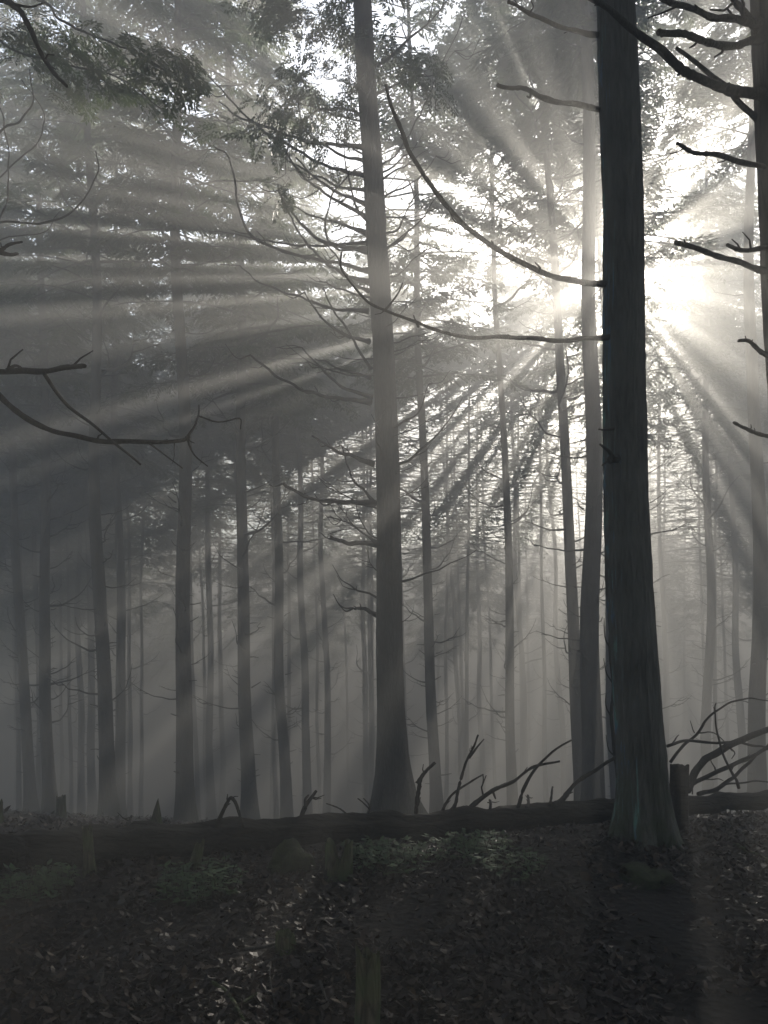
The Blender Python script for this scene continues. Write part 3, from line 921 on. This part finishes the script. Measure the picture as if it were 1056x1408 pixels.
# ---------------------------------------------------------------- unseen trees added around and behind the viewer to shade the floor
for i, (x, y) in enumerate([(-4.5, -3.0), (3.6, -3.5), (0.3, -6.0), (-8.5, 1.5), (8.2, 1.0), (6.5, 5.5), (-8.5, 6.0), (10, 9), (13.5, 14), (-2.5, 2.0), (3.0, 0.2), (-6, -6), (6, -7), (-13, 11), (-16, 17), (17, 20)]):
    e = pine('tall conifer standing outside the picture whose crown shades the forest floor', 528 + x / max(abs(y), .1) * F, 1100, 528 + x / max(abs(y), .1) * F - 20, 300, max(abs(y), .1), 30, None, nbr=0, stubs=0, seed=300 + i, group='trees around the viewer') if False else None
    bz = ground_z(x, y)
    e = empty('conifer_tree', (x, y, bz))
    tag(e, 'tall conifer standing outside the picture whose crown shades the forest floor', 'tree', 'trees around the viewer')
    make_trunk(Vector((x, y, bz)), Vector((x - .4, y, 17.5)), 0.18, 0.05, 'trunk', e, M_bark, 12, 20, 1, i * 3.3)
    add_crown(e, Vector((-.15, 0, 6.5)), Vector((-.02, 0, 1)), i % 5, i * 1.1, 1.25, 0.95)

# younger trees added behind the viewer, leafy low down to block low sky light
for i, x in enumerate([-17, -13.5, -10.5, -7.5, -4, -1, 2.5, 5.5, 8.5, 11.5, 15]):
    y = -8.2 + (i * 37 % 5) * .45 - (i % 2) * 1.0
    bz = ground_z(x, y)
    e = empty('conifer_tree', (x, y, bz))
    tag(e, 'unseen younger conifer added behind the viewer, leafy low down to block sky light', 'tree', 'added young conifers behind the viewer')
    make_trunk(Vector((x, y, bz)), Vector((x, y, 13)), 0.12, 0.03, 'trunk', e, M_bark, 10, 12, 1, i * 2.3)
    add_crown(e, Vector((0, 0, .9)), Vector((0, 0.01, 1)), i % 5, i * 1.7, 1.25, 1.0)

# ---------------------------------------------------------------- fallen log with its dead branches
lp = [(-150, 1190, 4.75, 62), (0, 1172, 4.95, 56), (150, 1160, 5.15, 53), (300, 1150, 5.35, 48), (420, 1141, 5.5, 43), (540, 1136, 5.65, 40), (640, 1130, 5.8, 38), (740, 1121, 5.95, 34), (850, 1113, 6.1, 31), (950, 1106, 6.3, 27), (1056, 1099, 6.5, 25), (1160, 1092, 6.7, 22)]
base = P(540, 1136, 5.65)
log = empty('fallen_log', base)
tag(log, 'long dark fallen log lying across the forest floor behind the leaf litter', 'log')
pts = [P(a, b_, c) - base for a, b_, c, _ in lp]
rads = [w / F * c / 2 * .88 for _, _, c, w in lp]
sp = spline(pts, 16)
rr = []
for i in range(len(sp)):
    k = i / 16; a = min(len(rads) - 2, int(k)); rr.append(rads[a] + (rads[a + 1] - rads[a]) * (k - a))
mb = MB(); rr = [r * (1 + .10 * noise.noise(Vector((i * .35, 2, 0))) + .07 * noise.noise(Vector((i * 1.1, 5, 0)))) for i, r in enumerate(rr)]
mb.tube(kink(sp, .03, 4.0), 0, 0, 28, 0, 0.28, 3.0, radii=rr)
mb.build('log_trunk', M_log, log, smooth=True)


def logbr(pts, d, w0, w1, seed, twigs=(), name='branch', dd=0.25):
    traced(log, base, pts, d, d + dd, w0, w1, name, seed, twigs, kk=0.012)


logbr([(608, 1126), (625, 1108), (630, 1085), (640, 1050), (652, 1025), (658, 1010)], 5.75, 6, 2.5, 201, [([(645, 1042), (655, 1028), (665, 1016)], 4, 2, 5.9)])
logbr([(604, 1122), (612, 1105), (625, 1090), (645, 1077), (664, 1066)], 5.75, 5, 2, 202, [([(664, 1066), (665, 1072), (664, 1078)], 2, 1.5, 6.0)])
logbr([(640, 1120), (655, 1105), (680, 1085), (705, 1073), (735, 1055), (769, 1047)], 5.8, 8, 3, 203, [([(676, 1086), (680, 1094), (681, 1098)], 4, 2, 5.85), ([(712, 1112), (722, 1080), (735, 1058), (760, 1034), (786, 1018)], 6, 2.5, 5.9)])
logbr([(575, 1078), (585, 1060), (598, 1048)], 5.75, 6, 4, 204, dd=0.05)
logbr([(572, 1126), (573, 1100), (575, 1078)], 5.7, 6, 6, 205, dd=0.05)
logbr([(674, 1118), (674, 1108), (672, 1100)], 5.85, 5, 3, 206)
logbr([(725, 1112), (726, 1102), (725, 1093)], 5.9, 5, 3, 207)
logbr([(756, 1108), (759, 1092), (761, 1082)], 5.95, 4, 2.5, 208)
logbr([(760, 1108), (775, 1098), (790, 1078), (815, 1062), (850, 1040)], 5.95, 9, 4, 209)
logbr([(298, 1138), (308, 1112), (317, 1098), (326, 1112), (334, 1136)], 5.3, 6, 4, 210, dd=-.2)
logbr([(413, 1130), (421, 1110), (435, 1088)], 5.5, 8, 4, 211, [([(420, 1112), (419, 1100), (424, 1093)], 5, 3, 5.55)])
logbr([(480, 1124), (465, 1110), (447, 1104)], 5.6, 3, 1.5, 212)
logbr([(505, 1125), (508, 1108), (500, 1098)], 5.6, 3, 1.5, 213, [([(508, 1112), (500, 1104), (492, 1098)], 2.5, 1.5, 5.6)])
logbr([(672, 1142), (670, 1150), (672, 1160)], 5.8, 7, 4, 214, dd=-.1)
logbr([(725, 1135), (724, 1150), (727, 1165)], 5.9, 4, 3, 215, dd=-.1)
logbr([(740, 1132), (745, 1150), (752, 1160)], 5.9, 4, 2, 216, dd=-.1)
logbr([(180, 1140), (178, 1128), (181, 1122)], 5.2, 5, 3, 217)


# ---------------------------------------------------------------- fallen branches on the right
def fallen(label, lines, d, seed, name='fallen_branch'):
    x, y = lines[0][0][0]
    bs = P(x, y, d)
    mb = MB()
    for i, (pts, w0, w1, da, db) in enumerate(lines):
        q = [P(a, c, d + da + (db - da) * k / (len(pts) - 1)) - bs for k, (a, c) in enumerate(pts)]
        mb.tube(kink(spline(q, 6), 0.022, seed + i), w0 * .82 / F * d / 2, w1 * .7 / F * d / 2, 7, 0, .3, seed + i)
    o = mb.build(name, M_dead, smooth=True)
    o.location = bs
    tag(o, label, 'branch')
    return o


fallen('thick arching dead branch propped on the log near the right edge', [
    ([(945, 1088), (958, 1058), (980, 1038), (1010, 1022), (1056, 1003), (1120, 985)], 13, 12, 0, .5),
    ([(1000, 1026), (1010, 1035), (1005, 1045)], 3, 1.5, .2, .3)], 6.35, 301)
fallen('long low branch lying under the arching one at the right edge', [
    ([(945, 1082), (985, 1062), (1025, 1045), (1060, 1028), (1110, 1018)], 8, 6, .1, .6),
    ([(985, 1062), (978, 1052), (975, 1045)], 3, 1.5, .3, .3),
    ([(965, 1072), (985, 1070), (995, 1074)], 2.5, 1.5, .2, .3)], 6.4, 302)
fallen('thin dead branch curving up behind the thickest trunk into a high bow', [
    ([(922, 1048), (940, 1025), (960, 1008), (975, 985), (1000, 968), (1030, 962), (1056, 965)], 6, 2.5, .1, .5),
    ([(960, 1008), (985, 1010), (1000, 1025), (1008, 1035)], 2.5, 1.2, .2, .4),
    ([(955, 1008), (953, 1000), (951, 992)], 2, 1, .2, .2)], 6.5, 303)
fallen('level dead branch reaching right from behind the thickest trunk', [
    ([(918, 1026), (945, 1020), (985, 1021), (1020, 1023), (1060, 1028)], 6, 4, 0, .4),
    ([(925, 1022), (930, 1014), (933, 1010)], 3, 1.5, 0, .1)], 6.55, 304)
fallen('thin upright dead branch leaning left across the arching branches', [
    ([(1016, 1084), (1005, 1060), (992, 1030), (984, 1000), (982, 975), (985, 966)], 5, 2, 0, -.1),
    ([(983, 980), (979, 972)], 2, 1, -.1, -.1), ([(1005, 1060), (1015, 1045), (1030, 1036)], 2.5, 1, 0, .2)], 6.45, 305)
fallen('rising dead branch lowest of the tangle at the right edge', [
    ([(960, 1092), (985, 1084), (1005, 1072), (1030, 1048), (1060, 1022)], 8, 6, 0, .5),
    ([(975, 1088), (1000, 1078), (1030, 1074), (1056, 1076)], 4, 3, 0, .4), ([(952, 1092), (953, 1080), (955, 1070)], 2.5, 1.5, 0, 0)], 6.42, 306)

# thin bare sapling between the close pair and the thickest trunk
sb = P(853, 1108, 6.6); sb.z = ground_z(sb.x, sb.y) - 0.05
mb = MB()
ln = [P(853, 1130, 6.6), P(851, 1070, 6.6), P(846, 1040, 6.55), P(841, 985, 6.5), P(843, 940, 6.5), P(838, 890, 6.5), P(840, 860, 6.5), P(848, 830, 6.5)]
mb.tube(kink(spline([q - sb for q in ln], 5), .012, 9), .022, .006, 7, 0, .15, 2)
for a, c, e_ in [((843, 940), (834, 925), (830, 905)), ((840, 985), (833, 970), (833, 955)), ((838, 890), (832, 875), (831, 850)), ((839, 875), (850, 862), (862, 850)), ((843, 925), (852, 915), (860, 912)), ((846, 1040), (838, 1030), (834, 1010))]:
    mb.tube(kink(spline([P(*a, 6.5) - sb, P(*c, 6.5) - sb, P(*e_, 6.45) - sb], 3), .01, 3), .008, .003, 5)
sap = empty('bare_sapling', sb)
tag(sap, 'thin crooked bare sapling between the close pair and the thickest trunk', 'sapling')
mb.build('stem', M_dead, sap, smooth=True)


# ---------------------------------------------------------------- stumps and snags
def stump(label, px, py, d, w, h, seed, jag=0.35, split=False, tiltx=0.0, name='tree_stump', point=False, flare=.8, mat=None):
    rnd = random.Random(seed)
    b = P(px, py, d); b.z = ground_z(b.x, b.y) - 0.02
    r = w / F * d / 2; H = h / F * d
    mb = MB(); sides = 28; rings = 14
    for i in range(rings + 1):
        k = i / rings
        for s in range(sides):
            an = 2 * math.pi * s / sides
            j = noise.noise(Vector((math.cos(an) * 1.6 + seed, math.sin(an) * 1.6, seed * 1.3))) + .4 * noise.noise(Vector((math.cos(an) * 5 + seed, math.sin(an) * 5, 4.0)))
            hh = H * (1 - jag * (0.5 + 0.8 * j))
            if split: hh = H * (1 - 0.62 * max(0, 1 - abs(math.cos(an)) * 2.0) - .12 * (.5 + j))
            if point: hh = H * (1 - .75 * (0.5 - 0.5 * math.cos(an - .6)) ** .8)
            rr = r * (1 + flare * math.exp(-k * H / 0.09) * (.6 + .4 * math.cos(4 * an + seed))) * (1 + .16 * noise.noise(Vector((math.cos(an) * 3 + seed, math.sin(an) * 3, k * 2))))
            if point: rr *= (1 - .55 * k)
            mb.v.append(Vector((math.cos(an) * rr + tiltx * k * H, math.sin(an) * rr, -0.06 + (hh + .06) * k)))
    for i in range(rings):
        for s in range(sides):
            s2 = (s + 1) % sides
            mb.f.append((i * sides + s, i * sides + s2, (i + 1) * sides + s2, (i + 1) * sides + s)); mb.mi.append(0); mb.t.append(.5)
    # broken inner wood sunk below the rim
    n0 = len(mb.v)
    zs = [mb.v[rings * sides + s].z for s in range(sides)]
    zc = min(zs) - 0.02
    for s in range(sides):
        v = mb.v[rings * sides + s]
        mb.v.append(Vector((v.x * .72 + tiltx * H * .28, v.y * .72, zc + (v.z - zc) * .35 + rnd.uniform(-.012, .012))))
    for s in range(sides):
        s2 = (s + 1) % sides
        mb.f.append((rings * sides + s, rings * sides + s2, n0 + s2, n0 + s)); mb.mi.append(0); mb.t.append(.5)
    c = len(mb.v); mb.v.append(Vector((tiltx * H, 0, zc - .01)))
    for s in range(sides):
        mb.f.append((n0 + s, n0 + (s + 1) % sides, c)); mb.mi.append(0); mb.t.append(.5)
    o = mb.build(name, mat or M_stump, smooth=False)
    o.location = b
    tag(o, label, 'stump')
    return o


stump('mossy split stump with two upright horns in the middle of the leaf litter', 466, 1208, 4.75, 36, 58, 3, split=True)
stump('tall mossy rotten stump at the bottom of the picture', 506, 1415, 3.0, 34, 140, 5, jag=.22, flare=.2)
stump('short thin broken snag standing in front of the log on the left', 124, 1192, 4.85, 13, 74, 8, jag=.15, tiltx=-.05, flare=2.2, name='broken_snag')
stump('pointed splintered stump behind the log on the left', 212, 1140, 7.2, 24, 48, 11, point=True, name='splintered_stump')
stump('low faint stump beside the slender trunk at left', 84, 1122, 11, 12, 34, 13, jag=.2)
stump('flat-topped stump close against the right side of the thickest trunk', 934, 1150, 5.75, 25, 96, 17, jag=.05, flare=.3, mat=M_log)
stump('tiny dark stub poking out of the leaf litter below the split stump', 392, 1305, 3.75, 22, 34, 19, jag=.2)
stump('small dark stump cut off by the left edge of the picture', -4, 1140, 7.5, 14, 40, 23, jag=.3)
stump('small leaning stub against the log left of its bent twig', 262, 1180, 5.0, 12, 44, 29, jag=.3, tiltx=.3, flare=1.6, name='broken_snag')


def mound(label, px, py, d, w, h, seed):
    b = P(px, py, d); b.z = ground_z(b.x, b.y) - .03
    bm = bmesh.new(); bmesh.ops.create_icosphere(bm, subdivisions=4, radius=1)
    for v in bm.verts:
        n = noise.noise(v.co * 1.5 + Vector((seed, 0, 0))) * .35 + noise.noise(v.co * 5 + Vector((seed, 0, 0))) * .1
        v.co *= 1 + n
        v.co = Vector((v.co.x * w / F * d / 2, v.co.y * w / F * d / 2.3, v.co.z * h / F * d))
    me = bpy.data.meshes.new('mossy_mound'); bm.to_mesh(me); bm.free()
    me.polygons.foreach_set('use_smooth', [True] * len(me.polygons))
    me.materials.append(M_mound)
    o = link('mossy_mound', me); o.location = b
    tag(o, label, 'mound')


M_mound, nt, bs_ = new_mat('moss_cushion')
tc = N(nt, 'ShaderNodeTexCoord'); n1 = N(nt, 'ShaderNodeTexNoise', Scale=22.0, Detail=8.0, Roughness=.8)
nt.links.new(tc.outputs['Object'], n1.inputs['Vector'])
rp = ramp(nt, n1.outputs['Fac'], [(.35, (0.018, 0.016, 0.01)), (.55, (0.04, 0.05, 0.018)), (.75, (0.07, 0.075, 0.03))])
nt.links.new(rp.outputs['Color'], bs_.inputs['Base Color']); bs_.inputs['Roughness'].default_value = .95
bp = N(nt, 'ShaderNodeBump', Strength=1.0, Distance=.03); nt.links.new(n1.outputs['Fac'], bp.inputs['Height']); nt.links.new(bp.outputs[0], bs_.inputs['Normal'])
mound('brownish mossy mound leaning against the log left of the split stump', 398, 1180, 4.9, 62, 42, 4)
mound('low mossy mound in front of the thickest trunk', 886, 1240, 4.6, 84, 26, 9)

# ---------------------------------------------------------------- ground plants
def plant(label, px, py, d, w, n, seed):
    rnd = random.Random(seed)
    b = P(px, py, d); b.z = ground_z(b.x, b.y)
    mb = MB(); rr = w / F * d / 2
    for i in range(n):
        a = rnd.uniform(0, 6.28); q = rr * rnd.random() ** .6
        p = Vector((math.cos(a) * q, math.sin(a) * q, 0))
        p.z = ground_z(b.x + p.x, b.y + p.y) - b.z
        h = rnd.uniform(.04, .16)
        lean = Vector((rnd.uniform(-.5, .5), rnd.uniform(-.5, .5), 1)).normalized()
        mb.tube([p, p + lean * h * .6, p + lean * h], .0025, .0015, 3, 1, cap=False)
        for k in range(rnd.choice((3, 4, 5))):
            az = rnd.uniform(0, 6.28)
            dd = Vector((math.cos(az), math.sin(az), rnd.uniform(-.3, .5))).normalized()
            leaf(mb, p + lean * h * rnd.uniform(.6, 1), dd, Vector((0, 0, 1)), rnd.uniform(.04, .075), rnd.uniform(.010, .017), rnd.random())
    o = mb.mesh('ground_plant', [M_plant, M_dead], tint=True)
    o = link('ground_plant', o); o.location = b
    tag(o, label, 'plant', 'low green plants on the forest floor')


plant('low green plant patch below the small leaning stub on the left', 272, 1222, 4.55, 110, 120, 1)
plant('low green plant patch just right of the split stump', 535, 1192, 4.95, 120, 130, 2)
plant('thin green plant patch under the raised part of the log', 655, 1182, 5.1, 120, 100, 3)
plant('dark green plant patch by the left edge below the log', 45, 1228, 4.5, 110, 110, 4)
plant('sparse green seedlings between the split stump and the thickest trunk', 710, 1215, 4.65, 90, 40, 5)

# ---------------------------------------------------------------- sticks lying on the ground
STK = [('bent pale stick lying at the bottom left of the tall rotten stump', [(290, 1350), (310, 1362), (325, 1385), (335, 1405)], 6),
       ('short straight pale stick beside the bent pale one', [(322, 1388), (340, 1375), (362, 1360)], 6),
       ('thin upright curved twig below the tiny dark stub', [(372, 1318), (370, 1345), (378, 1375), (384, 1398)], 4),
       ('thin forked twig standing in the litter at lower left', [(143, 1325), (138, 1350), (134, 1380)], 4),
       ('long mossy stick lying level left of the tiny dark stub', [(285, 1350), (330, 1338), (380, 1318)], 9),
       ('long dark stick lying in the litter near the left edge', [(0, 1262), (60, 1245), (140, 1238), (200, 1232)], 8),
       ('dark stick lying right of the thickest trunk', [(945, 1172), (990, 1158), (1030, 1140)], 6),
       ('pale stick slanting into the right edge of the litter', [(1010, 1160), (1035, 1172), (1062, 1186)], 6),
       ('thin stick leaning beside the mossy foot of the thickest trunk', [(800, 1172), (820, 1160), (838, 1146)], 4),
       ('thin curved twig near the bottom left of the tall rotten stump', [(440, 1350), (446, 1370), (452, 1385)], 5),
       ('short thick stick in the middle of the litter above the pale sticks', [(330, 1305), (360, 1303), (385, 1298)], 6)]
for i, (lab, pts, w) in enumerate(STK):
    q = []
    for j, (x, y) in enumerate(pts):
        d = 1.6 * F / (y - HOR)
        for _ in range(6):
            gx = (x - 528) / F * d
            d = (CAM_H - ground_z(gx, d) - 0.03) * F / (y - HOR)
        q.append(P(x, y, d))
    bs = q[0].copy()
    mb = MB(); r = w / F * bs.y / 2
    mb.tube(kink(spline([p - bs for p in q], 5), .01, i), r, r * .6, 7, 0, .2, i)
    o = mb.build('fallen_stick', M_dead if i not in (0, 1, 7) else M_stump, smooth=True); o.location = bs
    tag(o, lab, 'stick', 'sticks lying in the leaf litter')

# ---------------------------------------------------------------- haze: the mist that fills the forest
bm = bmesh.new(); bmesh.ops.create_cube(bm, size=1)
me = bpy.data.meshes.new('haze'); bm.to_mesh(me); bm.free()
hz = link('haze', me)
hz.scale = (100, 97, 33.0); hz.location = (0, 34.0, 4.2)
tag(hz, 'even grey mist filling the forest', 'haze', kind='stuff')
m = bpy.data.materials.new('mist'); m.use_nodes = True; nt = m.node_tree
for n in list(nt.nodes):
    if n.type != 'OUTPUT_MATERIAL': nt.nodes.remove(n)
ad = N(nt, 'ShaderNodeAddShader')
for k, (den, g, col) in enumerate([(0.034, 0.30, (0.80, 0.80, 0.79, 1)), (0.005, 0.84, (0.9, 0.84, 0.74, 1))]):
    pv = N(nt, 'ShaderNodeVolumePrincipled')
    pv.inputs['Color'].default_value = col
    pv.inputs['Density'].default_value = den
    pv.inputs['Anisotropy'].default_value = g
    pv.inputs['Density Attribute'].default_value = ''
    nt.links.new(pv.outputs[0], ad.inputs[k])
nt.links.new(ad.outputs[0], nt.nodes['Material Output'].inputs['Volume'])
me.materials.append(m)

# ---------------------------------------------------------------- light
w = bpy.data.worlds.new('World'); scene.world = w; w.use_nodes = True
nt = w.node_tree
sky = N(nt, 'ShaderNodeTexSky'); sky.sky_type = 'NISHITA'; sky.sun_disc = False
elev = math.asin(SUN.z); azim = math.atan2(SUN.x, SUN.y)
sky.sun_elevation = elev; sky.sun_rotation = azim
sky.air_density = 1.0; sky.dust_density = 0.6
bg = nt.nodes['Background']; hs = N(nt, 'ShaderNodeHueSaturation', Saturation=0.75); nt.links.new(sky.outputs[0], hs.inputs['Color']); nt.links.new(hs.outputs[0], bg.inputs['Color']); bg.inputs['Strength'].default_value = 0.10
sl = bpy.data.lights.new('sun', 'SUN'); sl.energy = 5.0; sl.angle = rad(0.5); sl.color = (1.0, 0.925, 0.81)
so = bpy.data.objects.new('sun', sl); C.objects.link(so)
so.rotation_euler = SUN.to_track_quat('Z', 'Y').to_euler(); so.location = SUN * 60

# ---------------------------------------------------------------- camera
cam = bpy.data.cameras.new('camera'); co = bpy.data.objects.new('camera', cam); C.objects.link(co)
cam.sensor_fit = 'VERTICAL'; cam.sensor_height = 36.0; cam.sensor_width = 27.0
cam.lens = F / 1408 * 36.0
cam.shift_y = (HOR - 704) / 1408
cam.clip_start = 0.05; cam.clip_end = 500
co.location = (0, 0, CAM_H); co.rotation_euler = (rad(90), 0, 0)
scene.camera = co

# ---------------------------------------------------------------- render settings
scene.render.engine = 'CYCLES'
cy = scene.cycles
cy.use_denoising = True
cy.denoiser = 'OPENIMAGEDENOISE'
cy.max_bounces = 5; cy.diffuse_bounces = 2; cy.glossy_bounces = 2; cy.transmission_bounces = 2
cy.volume_bounces = 0
cy.caustics_reflective = False; cy.caustics_refractive = False
cy.sample_clamp_indirect = 4.0
scene.view_settings.view_transform = 'Standard'
scene.view_settings.look = 'None'
scene.view_settings.gamma = 1.0
scene.view_settings.exposure = 2.62
